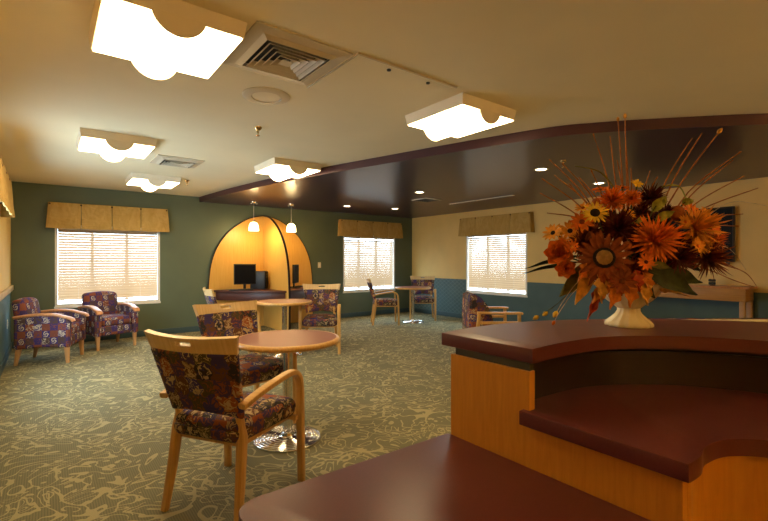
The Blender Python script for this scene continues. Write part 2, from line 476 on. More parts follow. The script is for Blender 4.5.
# ------------------------------------------------------------------ ceiling fittings
def ceiling_light(x, y, label):
    t_ = thing('ceiling_light', label, 'ceiling light', (x, y, H), 0, 'square ceiling lights')
    w, l = .295, .30
    m = MB(); m.loft([[(-w-.012, -l-.012, 0), (w+.012, -l-.012, 0), (w+.012, l+.012, 0), (-w-.012, l+.012, 0)],
                      [(-w, -l, -.075), (w, -l, -.075), (w, l, -.075), (-w, l, -.075)]]); m.build('housing', 'fixture_paint', t_, 20)
    r, sag = .108, .070; ed = .292
    R_ = (r*r+sag*sag)/(2*sag); a0 = math.asin(min(1, r/R_))
    prof = [(-w+.008, -.083), (-r, -.083)] + [(R_*math.sin(q), -.083-(R_*math.cos(q)-(R_-sag))) for q in [a0*(k/8-1) for k in range(1, 16)]] + [(r, -.083), (w-.008, -.083)]
    low = prof; up = [(w-.008, -.074), (-w+.008, -.074)]
    sec = low+up
    m = MB(); m.loft([[(px, yy, pz) for px, pz in sec] for yy in (-ed, ed)]); m.build('diffuser', 'diffuser_glow', t_, 35)
    for sy in (-1, 1):
        pts = [(-.112, -.066)]+[(R_*1.04*math.sin(q), -.083-(R_*1.04*math.cos(q)-(R_-sag))) for q in [a0*(k/8-1) for k in range(0, 17)]]+[(.112, -.066)]
        m = MB(); m.loft([[(px, yy, pz) for px, pz in pts] for yy in (sy*ed, sy*(ed+.012))]); m.build('end_cap', 'fixture_paint', t_, 30)
ceiling_light(.474, 2.44, 'largest square lit ceiling light, nearest the upper left corner')
ceiling_light(.530, 5.00, 'square lit ceiling light behind the largest one, left of the small vent')
ceiling_light(1.190, 6.97, 'farthest square lit ceiling light, close to the green wall')
ceiling_light(2.345, 5.02, 'square lit ceiling light beside the far curved soffit edge, past the arch side')
ceiling_light(2.600, 2.41, 'square lit ceiling light right of the big vent, above the counter end')
def vent(x, y, s, label, n=5):
    v = thing('air_vent', label, 'air vent', (x, y, H), 0, 'square ceiling air vents')
    o, i_ = s/2, s*.34
    def ring(q, z): return [(-q, -q, z), (q, -q, z), (q, q, z), (-q, q, z)]
    m = MB(); m.loft([ring(o, 0), ring(o, -.008), ring(i_+.03, -.016), ring(i_, -.030), ring(i_-.004, -.030), ring(i_+.012, -.004)], caps=False)
    m.build('frame', 'louver_paint', v, 0)
    MB().box(-i_-.01, i_+.01, -i_-.01, i_+.01, -.003, -.001).build('dark_throat', 'grille_dark', v, 0)
    for k in range(n):
        q = (i_-.020)*(1-k/n); m = MB()
        if k < n-1: m.loft([ring(q, -.034), ring(q-.030, -.005), ring(q-.033, -.005), ring(q-.004, -.035), ring(q, -.034)], caps=False)
        else: m.loft([ring(q, -.034), ring(q*.2, -.012)])
        m.build('louver', 'louver_paint', v, 0)
vent(1.09, 2.36, .56, 'big square louvred air vent right of the largest ceiling light')
vent(1.215, 5.61, .50, 'small far louvred air vent between the left ceiling lights')
sp = thing('ceiling_speaker', 'round cream ceiling speaker below the big vent', 'speaker', (1.235, 2.99, H))
MB().lathe([(.0, 0), (.165, 0), (.165, -.006), (.150, -.012), (.105, -.014), (.10, -.006), (.0, -.006)], n=40).build('ring', 'louver_paint', sp)
MB().lathe([(.0, -.006), (.098, -.006), (.096, -.010), (.0, -.013)], n=32).build('grille', 'plate_ivory', sp)
def sprinkler(x, y, z, label):
    s = thing('fire_sprinkler', label, 'sprinkler', (x, y, z), 0, 'fire sprinklers')
    MB().lathe([(.0, 0), (.034, 0), (.032, -.012), (.022, -.026), (.0, -.026)], n=20).build('escutcheon', 'brass', s)
    MB().lathe([(.0, -.026), (.012, -.026), (.012, -.045), (.006, -.05), (.005, -.075), (.0, -.075)], n=12).build('sprinkler_head', 'brass', s)
    MB().lathe([(.0, -.075), (.016, -.075), (.016, -.078), (.0, -.078)], n=16).build('deflector', 'brass', s)
sprinkler(1.465, 3.734, H, 'brass fire sprinkler on the ceiling below the round speaker')
sprinkler(1.61, 6.82, H, 'far small fire sprinkler on the ceiling near the green wall')
sprinkler(4.42, 2.60, HS, 'dark fire sprinkler on the purple soffit beside the flower twigs')
ap = thing('access_panel', 'flat painted access panel with two latches beside the big vent', 'access panel', (1.79, 2.36, H))
m = MB(); m.box(-.39, .39, -.295, .30, -.004, 0); m.build('panel', 'ceiling_paint', ap, 0)
m = MB(); m.box(-.40, .40, -.310, -.300, -.012, 0, .002); m.box(-.403, -.394, -.31, .31, -.010, 0, .002); m.build('edge_strip', 'louver_paint', ap)
for x in (-.135, .19):
    MB().lathe([(0, -.004), (.013, -.004), (.013, -.012), (0, -.014)], (x, -.245, 0), 12).build('latch', 'grille_dark', ap)
def downlight(x, y, label, e=18):
    d = thing('recessed_downlight', label, 'downlight', (x, y, HS), 0, 'recessed downlights in the soffit')
    MB().lathe([(.060, -.001), (.085, -.001), (.083, -.008), (.062, -.008), (.060, -.001)], n=28).build('trim_ring', 'plate_ivory', d)
    MB().lathe([(0, -.002), (.061, -.002), (.061, -.004), (0, -.005)], n=24).build('lens', 'downlight_glow', d)
    l = bpy.data.lights.new('downlight_beam', 'SPOT'); l.energy = e; l.color = (1, .74, .42); l.spot_size = R(95); l.spot_blend = .7; l.shadow_soft_size = .05
    o = bpy.data.objects.new('downlight_beam', l); COL.objects.link(o); o.parent = d; o.location = (0, 0, -.012)
downlight(4.63, 3.0, 'recessed downlight left of the flowers, nearest on the purple soffit')
downlight(4.66, 5.17, 'recessed downlight on the purple soffit in the middle of the photo')
downlight(6.10, 3.05, 'recessed downlight seen through the flower twigs')
downlight(5.73, 7.12, 'recessed downlight by the far corner of the purple soffit')
downlight(4.71, 7.37, 'recessed downlight left end, over the green wall window valance')
ls = thing('linear_diffuser', 'long thin white slot diffuser on the purple soffit', 'slot diffuser', (6.11, 5.19, HS))
MB().box(-.03, .03, -.72, .72, -.008, 0, .002).build('slot_frame', 'white_trim', ls)
MB().box(-.008, .008, -.70, .70, -.0095, -.007).build('slot', 'grille_dark', ls)
sv = thing('soffit_vent', 'small dark vent with white edge on the purple soffit near the corner', 'air vent', (5.35, 5.75, HS))
m = MB()
for k in range(7): m.box(-.16+k*.05, -.145+k*.05, -.16, .16, -.012, -.002)
m.build('slats', 'grille_dark', sv, 0)
MB().box(-.19, .19, -.19, -.165, -.016, 0, .003).box(-.19, -.17, -.165, .19, -.012, 0, .003).build('edge_frame', 'white_trim', sv)

# ------------------------------------------------------------------ dining chairs (facing +X)
def make_chair(label):
    c = thing('dining_armchair', label, 'chair', group='maple framed armchairs with patterned upholstery')
    sgn = (-1, 1)
    def backx(z): return -.205-.30*max(0, z-.46)
    for s in sgn:
        m = MB(); m.bar([(-.262, s*.232, 0), (-.225, s*.218, .22), (-.200, s*.208, .42), (backx(.50)+.018, s*.196, .50), (backx(.60)+.020, s*.19, .60)], [.034, .04, .044, .034, .03], [.034, .045, .05, .034, .026]); m.build('leg', 'maple', c)
    for s in sgn:
        m = MB(); m.bar([(.262, s*.268, 0), (.256, s*.267, .25), (.25, s*.266, .50), (.247, s*.266, .55)], [.040, .044, .046, .046], [.036, .036, .034, .034]); m.build('leg', 'maple', c)
        arm = spline([(.247, s*.266, .55), (.238, s*.266, .605), (.205, s*.267, .645), (.15, s*.268, .663), (.03, s*.268, .655), (-.13, s*.262, .628), (-.255, s*.25, .592)], 5)
        m = MB(); m.bar(arm, .046, .030); m.build('armrest', 'maple', c)
    m = MB()
    m.box(-.20, .225, -.205, -.175, .365, .40, .005).box(-.20, .225, .175, .205, .365, .40, .005).box(-.20, -.17, -.175, .175, .365, .40, .005).box(.195, .225, -.175, .175, .365, .40, .005)
    m.box(.21, .235, -.262, -.19, .37, .395).box(.21, .235, .19, .262, .37, .395)
    m.build('seat_frame', 'maple', c)
    def seatfn(x, y, z):
        t_ = (x+.26)/.52
        return (x + (.0 if z > 0 else -.01), y*(.90+.12*t_), z + (.012*math.cos(PI*x/.52)*math.cos(PI*y/.5) if z > 0 else 0) - .02*max(0, t_-.7)/.3*(1 if z > 0 else .3))
    m = MB(); m.rbox((.02, 0, .445), (.50, .485, .125), .048, 6, seatfn); m.build('seat_cushion', 'dining_fabric', c, 60)
    def slab(z0, z1, w0, w1, off=0):
        def fn(u, v):
            z = z0+(z1-z0)*v; w = w0+(w1-w0)*v; y = (u-.5)*w
            sag = .045*(1-(2*u-1)**2)
            x = backx(z)-sag+.022+off
            n = Vector((1, -.36*(2*u-1)*-1*-1, .29)).normalized()
            return (x, y, z), n
        return fn
    f0 = slab(.515, .862, .445, .535)
    def arch(u, v):
        p, n = f0(u, v); z = p[2] + .03*(1-v)*(1-(2*u-1)**2)
        return (p[0], p[1], z), n
    m = MB(); m.grid(arch, 16, 10, .040)
    bmesh.ops.recalc_face_normals(m.b, faces=m.b.faces[:])
    es = [e for e in m.b.edges if e.calc_face_angle(0) > 1.0]
    bmesh.ops.bevel(m.b, geom=es, offset=.013, segments=3, affect='EDGES', profile=.5)
    m.build('backrest', 'dining_fabric', c, 60)
    m = MB()
    f1 = slab(.845, .945, .525, .572)
    def rail(u, v):
        p, n = f1(u, v); z = p[2] - (.012*(1-(2*u-1)**2) if v > .5 else 0)*v
        return (p[0], p[1], z), n
    m.grid(rail, 24, 9, .026, keep=lambda i, j: not (10 <= i <= 13 and 5 <= j <= 6))
    m.build('top_rail', 'maple_pale', c, 35)
    return c
C1 = make_chair('nearest maple armchair, seen from behind, pulled up to the front round table')
C1.location = (.83, 2.455, 0); C1.rotation_euler = (0, 0, R(32))
dup(C1, (1.264, 3.445, 0), R(-80), 'maple armchair facing us across the front round table')
dup(C1, (3.13, 5.60, 0), R(-122), 'maple armchair right of the second round table, in front of the arch')
dup(C1, (1.96, 5.81, 0), R(-6), 'maple armchair mostly hidden, left of the second round table')
dup(C1, (5.52, 7.20, 0), R(-32), 'maple armchair in side view left of the far round table by the window')
dup(C1, (6.62, 7.24, 0), R(-132), 'maple armchair in the far corner, pushed under the far round table')

# round tables
def make_table(label):
    t_ = thing('round_table', label, 'table', group='round pedestal tables')
    tt = MB().lathe([(0, .708), (.355, .708), (.355, .7415), (0, .7415)], n=64).build('tabletop', 'table_laminate', t_, 30)
    MB().lathe([(.350, .704), (.366, .704), (.375, .711), (.378, .722), (.375, .734), (.366, .741), (.353, .742), (.350, .704)], n=64).build('edge_band', 'maple', tt, 50)
    MB().lathe([(0, .695), (.12, .695), (.12, .708), (0, .708)], n=24).build('mounting_plate', 'kick_dark', t_)
    MB().lathe([(0, .03), (.036, .03), (.036, .695), (0, .695)], n=24).build('pole', 'chrome', t_)
    prof = [(0, 0), (.232, 0), (.238, .006), (.238, .016), (.230, .022)]
    r = .220
    while r > .085:
        h = .0225+(.222-r)*.05
        prof += [(r, h-.003), (r-.003, h+.0015), (r-.009, h+.004), (r-.015, h+.0015), (r-.018, h-.003), (r-.022, h-.004)]; r -= .026
    prof += [(.055, .034), (.048, .042), (.046, .06), (0, .06)]
    MB().lathe(prof, n=96).build('base', 'chrome', t_, 60)
    return t_
T1 = make_table('nearest round burgundy table on a ringed chrome base')
T1.location = (1.385, 2.965, 0)
dup(T1, (2.60, 5.66, 0), 0, 'round table in front of the computer arch')
dup(T1, (6.11, 6.99, 0), 0, 'farthest round table, by the window in the corner')

# lounge chairs by the window (facing +X)
def make_lounge(label):
    c = thing('lounge_chair', label, 'armchair', group='tub lounge chairs under the window')
    W, D = .300, .295
    for s in (-1, 1):
        # side panel with a curved top, seen in the xz plane
        def prof(x):
            q = (x+D)/(2*D)
            return .585 + .028*math.sin(PI*min(1, q*1.05)) - .03*max(0, q-.75)/.25
        xs = [-D+2*D*k/12 for k in range(13)]
        poly = [(x, .20+.02*(1-abs(x)/D)) for x in xs] + [(x, prof(x)) for x in reversed(xs)]
        m = MB(); m.loft([[(x, y, z) for x, z in poly] for y in (s*W, s*(W-.085))])
        bmesh.ops.recalc_face_normals(m.b, faces=m.b.faces[:])
        bmesh.ops.bevel(m.b, geom=[e for e in m.b.edges if e.calc_face_angle(0) > 1.0], offset=.014, segments=3, affect='EDGES')
        sd = m.build('side_panel', 'lounge_fabric', c, 50)
        pts = [(x, s*(W-.042), prof(x)+.010) for x in [-D-.005+2*D*k/12*1.0 for k in range(13)]]
        pts += [(D+.022, s*(W-.042), prof(D)-.004), (D+.030, s*(W-.042), prof(D)-.03)]
        m = MB(); m.bar(pts, .088, .034, rc=.4); m.build('arm_cap', 'chair_arm_wood', sd, 60)
        for x, lean in ((D-.045, .012), (-D+.045, -.04)):
            m = MB(); m.bar([(x+lean, s*(W-.045), 0), (x, s*(W-.045), .235)], [.036, .058], [.036, .062]); m.build('leg', 'leg_wood', c)
    m = MB(); m.rbox((.02, 0, .275), (2*D-.06, 2*W-.175, .14), .03, 4); m.build('seat_base', 'lounge_fabric', c, 60)
    m = MB(); m.rbox((.055, 0, .40), (2*D-.13, 2*W-.18, .13), .05, 6, lambda x, y, z: (x, y, z+(.018*math.cos(PI*x/.6)*math.cos(PI*y/.5) if z > 0 else 0))); m.build('seat_cushion', 'lounge_fabric', c, 60)
    def bk(x, y, z):
        k = (z+.29)/.58
        return (x-.10*k+.02*math.cos(PI*y/.56), y*(1-.05*k), z-.035*(2*y/.56)**2*k)
    m = MB(); m.rbox((-.205, 0, .535), (.13, .50, .58), .05, 7, bk); m.build('back_cushion', 'lounge_fabric', c, 60)
    return c
L1 = make_lounge('lounge chair at far left seen from its side')
L1.location = (.045, 7.21, 0); L1.rotation_euler = (0, 0, R(-20))
dup(L1, (.735, 7.84, 0), R(-72), 'lounge chair under the window facing into the room')

# open-arm chair by the cream wall window, seen over the counter (facing +X)
oc = thing('open_arm_chair', 'patterned open-arm chair beyond the counter, below the cream wall window', 'armchair', (4.50, 3.66, 0), R(-37))
W = .31
def wedge(y):
    pr = [(-.30, .30), (-.31, .60), (-.30, .86), (-.275, .89), (-.235, .885), (-.16, .84), (-.09, .76), (-.04, .66), (-.01, .55), (.0, .42), (-.02, .30)]
    return [(x, y, z) for x, z in pr]
m = MB(); m.loft([wedge(y) for y in (-W+.05, -W+.12, 0, W-.12, W-.05)])
bmesh.ops.recalc_face_normals(m.b, faces=m.b.faces[:])
bmesh.ops.bevel(m.b, geom=[e for e in m.b.edges if e.calc_face_angle(0) > .9], offset=.02, segments=3, affect='EDGES')
m.build('backrest', 'dining_fabric', oc, 50)
MB().rbox((.09, 0, .40), (.52, 2*W-.10, .13), .05, 5).build('seat_cushion', 'dining_fabric', oc, 60)
for s in (-1, 1):
    MB().bar([(-.22, s*W, .665), (.30, s*W, .66), (.325, s*W, .655)], .055, .028).build('armrest', 'maple', oc)
    MB().bar([(-.20, s*W, .545), (.285, s*W, .545)], .03, .035).build('side_rail', 'maple', oc)
    MB().bar([(.295, s*W, 0), (.285, s*W, .65)], .04, .04).build('leg', 'maple', oc)
    MB().bar([(-.27, s*W, 0), (-.20, s*W, .66)], .04, .04).build('leg', 'maple', oc)
MB().box(-.22, .29, -W+.02, W-.02, .30, .34, .005).build('seat_frame', 'maple', oc)

# settee behind the counter, only its back edge shows (facing +Y)
st = thing('patterned_settee', 'long patterned settee just showing its piped back over the counter', 'settee', (4.30, .98, 0), R(-37))
MB().rbox((0, .02, .52), (2.0, .15, .66), .05, 6).build('backrest', 'dining_fabric', st, 60)
m = MB(); m.tube([(-.97, -.045, .835), (-.5, -.045, .842), (0, -.045, .842), (.5, -.045, .842), (.97, -.045, .835)], .011, 8); m.build('piping', 'cord_white', st)
MB().rbox((0, .34, .36), (1.86, .56, .20), .05, 6).build('seat_cushion', 'dining_fabric', st, 60)
for x in (-1, 1): MB().rbox((x*.96, .32, .42), (.10, .64, .44), .04, 4).build('armrest', 'dining_fabric', st, 60)
for x in (-.88, .88):
    for y in (.03, .54): MB().bar([(x, y, 0), (x, y, .27)], .05, .05).build('leg', 'leg_wood', st)

# ------------------------------------------------------------------ computer arch on the green wall
AX, AY, AR = 3.45, 8.485, 1.09
def arch_prof():
    pts = [(1.085, 0), (1.09, .45), (1.085, .75), (1.035, 1.22), (.92, 1.55), (.74, 1.81), (.52, 2.00), (.28, 2.135), (.0, 2.20)]
    return [(p.x, p.z) for p in spline([(a, 0, b) for a, b in pts], 5)]
ca = thing('computer_carrel', 'tall wooden pointed arch study carrel with two desk corners', 'study carrel', (AX, AY, 0))
pr = arch_prof()
for s in (-1, 1):
    poly = [(0, 0)] + pr
    m = MB(); m.loft([[(s*a, y, z) for a, z in poly] for y in (0, -.03)]); bp_ = m.build('back_panel', 'carrel_wood', ca, 20)
    m = MB(); m.bar([(s*a, -.016, z) for a, z in pr], .036, .014, side=Vector((0, 1, 0))); m.build('edge_trim', 'dark_edge_and_shade', bp_, 50)
FL = 1.06
m = MB(); m.loft([[(x, -.031-a*FL, z-(.012)) if z > .02 else (x, -.031-a*FL, 0) for a, z in [(0, 0)]+pr] for x in (-.018, .018)]); dp_ = m.build('divider_panel', 'carrel_wood', ca, 20)
m = MB(); m.bar([(0, -.031-a*FL, max(z-.012, 0)) for a, z in pr], .040, .014, side=Vector((1, 0, 0))); m.build('edge_trim', 'dark_edge_and_shade', dp_, 50)
for s in (-1, 1):
    poly = [(s*.02, -.035), (s*1.0, -.035), (s*1.0, -.10), (s*.80, -.42), (s*.50, -.78), (s*.14, -1.06), (s*.02, -1.10)]
    m = MB(); m.prism(poly if s > 0 else list(reversed(poly)), .715, .75, .004); dk_ = m.build('desktop', 'desk_maroon', ca)
    ap_ = [Vector((s*.96, -.09, 0)), Vector((s*.76, -.40, 0)), Vector((s*.46, -.74, 0)), Vector((s*.11, -1.02, 0)), Vector((s*.022, -1.05, 0))]
    m = MB(); m.bar([p+Vector((0, 0, .64)) for p in ap_], .15, .02, side=Vector((0, 0, 1)), rc=.05); m.build('apron', 'desk_maroon', dk_)
def monitor(name, label, loc, rz, w, h):
    o = thing(name, label, 'monitor', loc, rz)     # screen faces -Y
    cg = MB().box(-w/2, w/2, -.012, .028, .10, .10+h, .006).build('casing', 'dark_plastic', o)
    MB().box(-w/2+.016, w/2-.016, -.0135, -.011, .118, .10+h-.016).build('screen', 'screen_black', cg, 0)
    MB().box(-.025, .025, .03, .055, .01, .10+h*.5, .004).build('neck', 'dark_plastic', o)
    MB().rbox((0, .02, .008), (.22, .17, .016), .007, 3).build('stand_base', 'dark_plastic', o)
monitor('computer_monitor', 'black flat computer monitor on the left carrel desk', (AX-.50, AY-.32, .75), R(-12), .40, .385)
monitor('computer_monitor', 'black computer monitor turned edge-on on the right carrel desk', (AX+.50, AY-.42, .75), R(48), .34, .37)
def keyboard(label, loc, rz):
    k = thing('keyboard', label, 'keyboard', loc, rz)
    kc_ = MB().box(-.21, .21, -.075, .075, 0, .018, .004).build('keyboard_case', 'dark_plastic', k)
    m = MB()
    for r in range(5):
        for q in range(14): m.box(-.198+q*.0285, -.174+q*.0285, -.064+r*.0255, -.043+r*.0255, .017, .024)
    m.build('keys', 'dark_plastic', kc_, 0)
keyboard('black keyboard in front of the left carrel monitor', (AX-.62, AY-.47, .75), R(-25))
keyboard('black keyboard on the right carrel desk', (AX+.62, AY-.20, .75), R(35))
pc = thing('computer_tower', 'black computer tower beside the left monitor on the carrel desk', 'computer', (AX-.20, AY-.34, .75), R(48))
MB().box(-.085, .085, -.11, .18, .0, .35, .012).build('case', 'dark_plastic', pc)
fb_ = MB().box(-.078, .078, -.122, -.108, .02, .34, .006).build('front_bezel', 'screen_black', pc)
for z in (.27, .22): MB().box(-.065, .065, -.125, -.12, z, z+.03, .002).build('drive_bay', 'dark_plastic', fb_)
MB().lathe([(0, 0), (.012, 0), (.012, .006), (0, .006)], n=14).build('power_button', 'chrome', fb_, loc=(.04, -.124, .12)).rotation_euler = (PI/2, 0, 0)
def pendant(x, y, label):
    p = thing('pendant_light', label, 'pendant light', (x, y, HS), 0, 'glass pendant lamps before the arch')
    MB().lathe([(0, 0), (.055, 0), (.052, -.012), (.02, -.028), (0, -.028)], n=24).build('canopy', 'chrome', p)
    for s in (-1, 1):
        MB().lathe([(0, -.02), (.014, -.02), (.017, -.032), (.010, -.045), (0, -.045)], (s*.052, 0, 0), 12).build('canopy_knob', 'chrome', p)
    MB().tube([(0, 0, -.02), (0, 0, -.375)], .0045, 8).build('cord', 'cord_white', p)
    MB().lathe([(0, -.345), (.016, -.345), (.020, -.375), (0, -.375)], n=14).build('socket_cap', 'chrome', p)
    MB().lathe([(.0, -.372), (.03, -.374), (.058, -.39), (.078, -.425), (.088, -.47), (.092, -.535), (.086, -.535), (.082, -.47), (.072, -.43), (.05, -.395), (.0, -.38)], n=28).build('glass_shade', 'pendant_glow', p)
    l = bpy.data.lights.new('pendant_bulb', 'POINT'); l.energy = 14; l.color = (1, .66, .28); l.shadow_soft_size = .05
    o = bpy.data.objects.new('pendant_bulb', l); COL.objects.link(o); o.parent = p; o.location = (0, 0, -.56)
pendant(3.01, 7.88, 'glowing glass pendant lamp hanging left of the arch divider')
pendant(3.70, 7.76, 'glowing glass pendant lamp hanging right of the arch divider')
def plate(name, label, loc, rz, cat):
    p = thing(name, label, cat, loc, rz)
    cp_ = MB().box(-.038, .038, -.006, 0, -.06, .06, .003).build('cover_plate', 'plate_ivory', p)
    MB().box(-.014, .014, -.010, -.005, -.03, .03, .002).build('rocker', 'white_trim', cp_)
plate('light_switch', 'small ivory light switch on the green wall right of the arch', (4.72, YB, 1.20), 0, 'light switch')
plate('wall_outlet', 'small ivory outlet on the blue left wall behind the lounge chair', (XL, 7.7, .45), PI/2, 'wall outlet')

# ------------------------------------------------------------------ television wall
tv = thing('television', 'black wall-mounted television behind the flowers', 'television', (XR-.004, 2.48, 1.28), -PI/2)
tc_ = MB().box(-.65, .65, -.085, -.035, 0, .75, .008).build('casing', 'dark_plastic', tv)
MB().box(-.625, .625, -.087, -.084, .03, .725).build('screen', 'screen_black', tc_, 0)
MB().box(-.2, .2, -.036, 0, .2, .55, .004).build('wall_bracket', 'dark_plastic', tv)
MB().box(.55, .59, -.07, -.045, -.05, .005, .004).build('sensor_pod', 'dark_plastic', tv)
cs = thing('console_table', 'tall light wood console table against the wall under the television', 'console table', (7.19, 2.42, 0), -PI/2)
MB().box(-.82, .82, -.21, .19, .935, .962, .004).build('tabletop', 'chair_arm_wood', cs)
MB().box(-.78, .78, -.195, -.17, .775, .935, .003).box(-.78, -.755, -.17, .17, .775, .935, .003).box(.755, .78, -.17, .17, .775, .935, .003).box(-.755, .755, .15, .17, .775, .935, .003).build('apron', 'console_wood', cs)
for x in (-.745, .745):
    for y in (-.165, .145): MB().box(x-.03, x+.03, y-.03, y+.03, 0, .775, .004).build('leg', 'console_wood', cs)
or_ = thing('ornament', 'tiny dark ornament standing on the console table', 'ornament', (7.13, 2.03, .962))
MB().lathe([(0, 0), (.03, 0), (.03, .008), (0, .008)], n=16).build('base', 'dark_plastic', or_)
m = MB()
for dx, dz in ((-.022, .03), (.022, .03), (-.022, .07), (.022, .07)): m.rbox((0, dx, dz), (.03, .038, .036), .012, 2)
m.tube([(0, 0, .005), (0, 0, .085)], .006, 8); m.build('figure', 'dark_plastic', or_)

# ------------------------------------------------------------------ reception counter
outer = [(p.x, p.y) for p in spline([(.997, 1.002, 0), (1.206, 1.02, 0), (1.404, .998, 0), (1.574, .938, 0), (1.73, .855, 0), (1.882, .739, 0), (2.01, .60, 0), (2.13, .435, 0), (2.20, .23, 0), (2.23, 0, 0), (2.22, -.35, 0)], 5)]
inner = [(p.x, p.y) for p in spline([(1.0, .674, 0), (1.135, .677, 0), (1.279, .664, 0), (1.36, .638, 0), (1.437, .593, 0), (1.53, .514, 0), (1.585, .432, 0), (1.635, .332, 0), (1.665, .18, 0), (1.67, 0, 0), (1.66, -.35, 0)], 5)]
def offset(pl, d):
    out = []
    for i, p in enumerate(pl):
        a, b = pl[max(i-1, 0)], pl[min(i+1, len(pl)-1)]
        tx, ty = b[0]-a[0], b[1]-a[1]; L = math.hypot(tx, ty)
        out.append((p[0]+ty/L*d, p[1]-tx/L*d))
    return out
rc_ = thing('reception_counter', 'curved reception counter with burgundy tops and orange wood panels', 'reception counter', (1.0, .7, 0))
LC = Vector((1.0, .7, 0))
def sh(pl): return [(x-LC.x, y-LC.y) for x, y in pl]
m = MB(); m.prism(sh(outer+inner[::-1]), 1.031, 1.07, .0025); m.build('transaction_top', 'burgundy', rc_, 30)
o1 = [q for q in offset(outer, .035) if q[0] > 1.03]; o2 = offset(o1, .03)
m = MB(); m.prism(sh(o1+o2[::-1]), 0, 1.012, 0); m.build('front_panel', 'panel_wood', rc_, 30)
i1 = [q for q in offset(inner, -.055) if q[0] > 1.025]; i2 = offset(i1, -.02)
m = MB(); m.prism(sh(i1+i2[::-1]), 0, 1.012, 0); m.build('back_panel', 'dark_edge_and_shade', rc_, 30)  # near-black: shade of the recess put into the panel colour
m = MB(); m.prism(sh(offset(o1, .006)+[q for q in offset(inner, -.07) if q[0] > 1.03][::-1]), 1.012, 1.031); m.build('reveal_shade_strip', 'reveal_shade', rc_, 30)  # recessed strip, its shade put into the colour
lp = [(.334, 0), (.966, 0), (.966, 1.008), (.684, 1.008), (.684, .868), (.334, .868)]
m = MB(); m.loft([[(x-LC.x, y-LC.y, z) for y, z in lp] for x in (1.002, 1.026)]); m.build('side_panel', 'panel_wood', rc_, 0)
m = MB(); m.box(1.012-LC.x, 1.03-LC.x, .69-LC.y, .955-LC.y, 1.008, 1.031); m.build('reveal_shade_strip', 'reveal_shade', rc_, 0)
shin = [(p.x, p.y) for p in spline([(.985, .318, 0), (1.045, .316, 0), (1.10, .326, 0), (1.169, .318, 0), (1.214, .295, 0), (1.252, .254, 0), (1.28, .18, 0), (1.29, .08, 0), (1.29, -.35, 0)], 5)]
shout = [q for q in offset(inner, -.06)]
m = MB(); m.prism(sh([(.985, .703)]+[(.985, .71)]*0+[(1.02, .703), (1.03, .735)]+[q for q in shout if q[0] > 1.04]+shin[::-1]), .868, .906, .0025); m.build('work_shelf', 'burgundy', rc_, 30)
k1 = [q for q in offset(shin, -.018) if q[0] > 1.03]; k2 = offset(k1, -.02)
m = MB(); m.prism(sh([(1.027, k1[0][1])]+k1+k2[::-1]+[(1.027, k2[0][1])]), 0, .868); m.build('knee_panel', 'panel_wood', rc_, 30)
# lower return desk
ld = thing('return_desk', 'low burgundy desk surface in the foreground', 'desk', (.665, .4, 0))
cx, cy, rr_ = .322+.055, .975-.055, .055
pl = [(.998, .975)] + [(cx+rr_*math.cos(R(a)), cy+rr_*math.sin(R(a))) for a in range(90, 181, 15)] + [(.322, -.45), (.998, -.45)]
m = MB(); m.prism([(x-.665, y-.4) for x, y in pl], .722, .76, .003); m.build('desktop', 'burgundy', ld, 30)
MB().box(-.28, .31, .50, .525, 0, .722, .002).build('modesty_panel', 'panel_wood', ld)
MB().box(-.28, -.255, -.80, .495, 0, .722, .002).build('end_panel', 'panel_wood', ld)

# ------------------------------------------------------------------ vase and flowers
VX, VY, VZ = 1.629, .7095, 1.07
vs = thing('pedestal_vase', 'cream fluted pedestal vase on the counter', 'vase', (VX, VY, VZ))
flute_n = 14
MB().lathe([(0, 0), (.072, 0), (.075, .003), (.075, .011), (.070, .017), (.056, .029), (.043, .042), (.036, .054), (.036, .066)], n=84, flute=.035).build('foot', 'ceramic', vs, 50)
MB().lathe([(0, .060), (.034, .062), (.046, .072), (.072, .092), (.092, .115), (.104, .138), (.110, .150), (.104, .150), (.096, .135), (.08, .112), (.05, .085), (0, .078)], n=84, flute=.03).build('bowl', 'ceramic', vs, 50)
RV = Vector((.7944, -.6074, 0)); FW = Vector((.6074, .7944, 0)); UP = Vector((0, 0, 1))
C0 = Vector((VX, VY, VZ+.10))
def at(a, b, q=0.0):
    """a spot in the bouquet read off the photo at the vase's distance; q is how far it leans out to the front"""
    d = 1.553-q
    return RV*((a-384)/440*d) + FW*d + UP*(1.30-(b-260.5)/440*d)
def frame(n):
    n = n.normalized(); a = n.cross(UP)
    if a.length < .1: a = n.cross(Vector((1, 0, 0)))
    a.normalize(); b = n.cross(a); return Matrix((a, b, n)).transposed()
def petal(m, F, base, ang, r0, ln, w, lift, curl=.0, tw=0):
    """pointed petal lying out from the centre of the flower head"""
    d = Vector((math.cos(ang), math.sin(ang), 0)); sd = Vector((-math.sin(ang), math.cos(ang), 0))
    prof = [(0, .35), (.3, .9), (.6, 1.0), (.85, .55), (1, .06)]
    L, Cn, Rr = [], [], []
    for t_, ww in prof:
        zz = math.sin(lift)*ln*t_ + curl*ln*t_*t_; rr = r0+math.cos(lift)*ln*t_
        c_ = d*rr + Vector((0, 0, zz)); o = sd*(w/2*ww)
        tz = Vector((0, 0, .18*w*ww))
        for lst, p in ((L, c_-o+tz), (Cn, c_), (Rr, c_+o+tz)): lst.append(m.b.verts.new(base + F @ p))
    for i in range(4):
        m._f([L[i], Cn[i], Cn[i+1], L[i+1]]); m._f([Cn[i], Rr[i], Rr[i+1], Cn[i+1]])
def stem_pts(p, sag=.0):
    a = Vector((VX+random.uniform(-.03, .03), VY+random.uniform(-.03, .03), VZ+.095))
    mid = (a+p)/2 + Vector((0, 0, .03))
    return [a, (a*2+mid)/3+Vector((0, 0, .012)), mid, p]
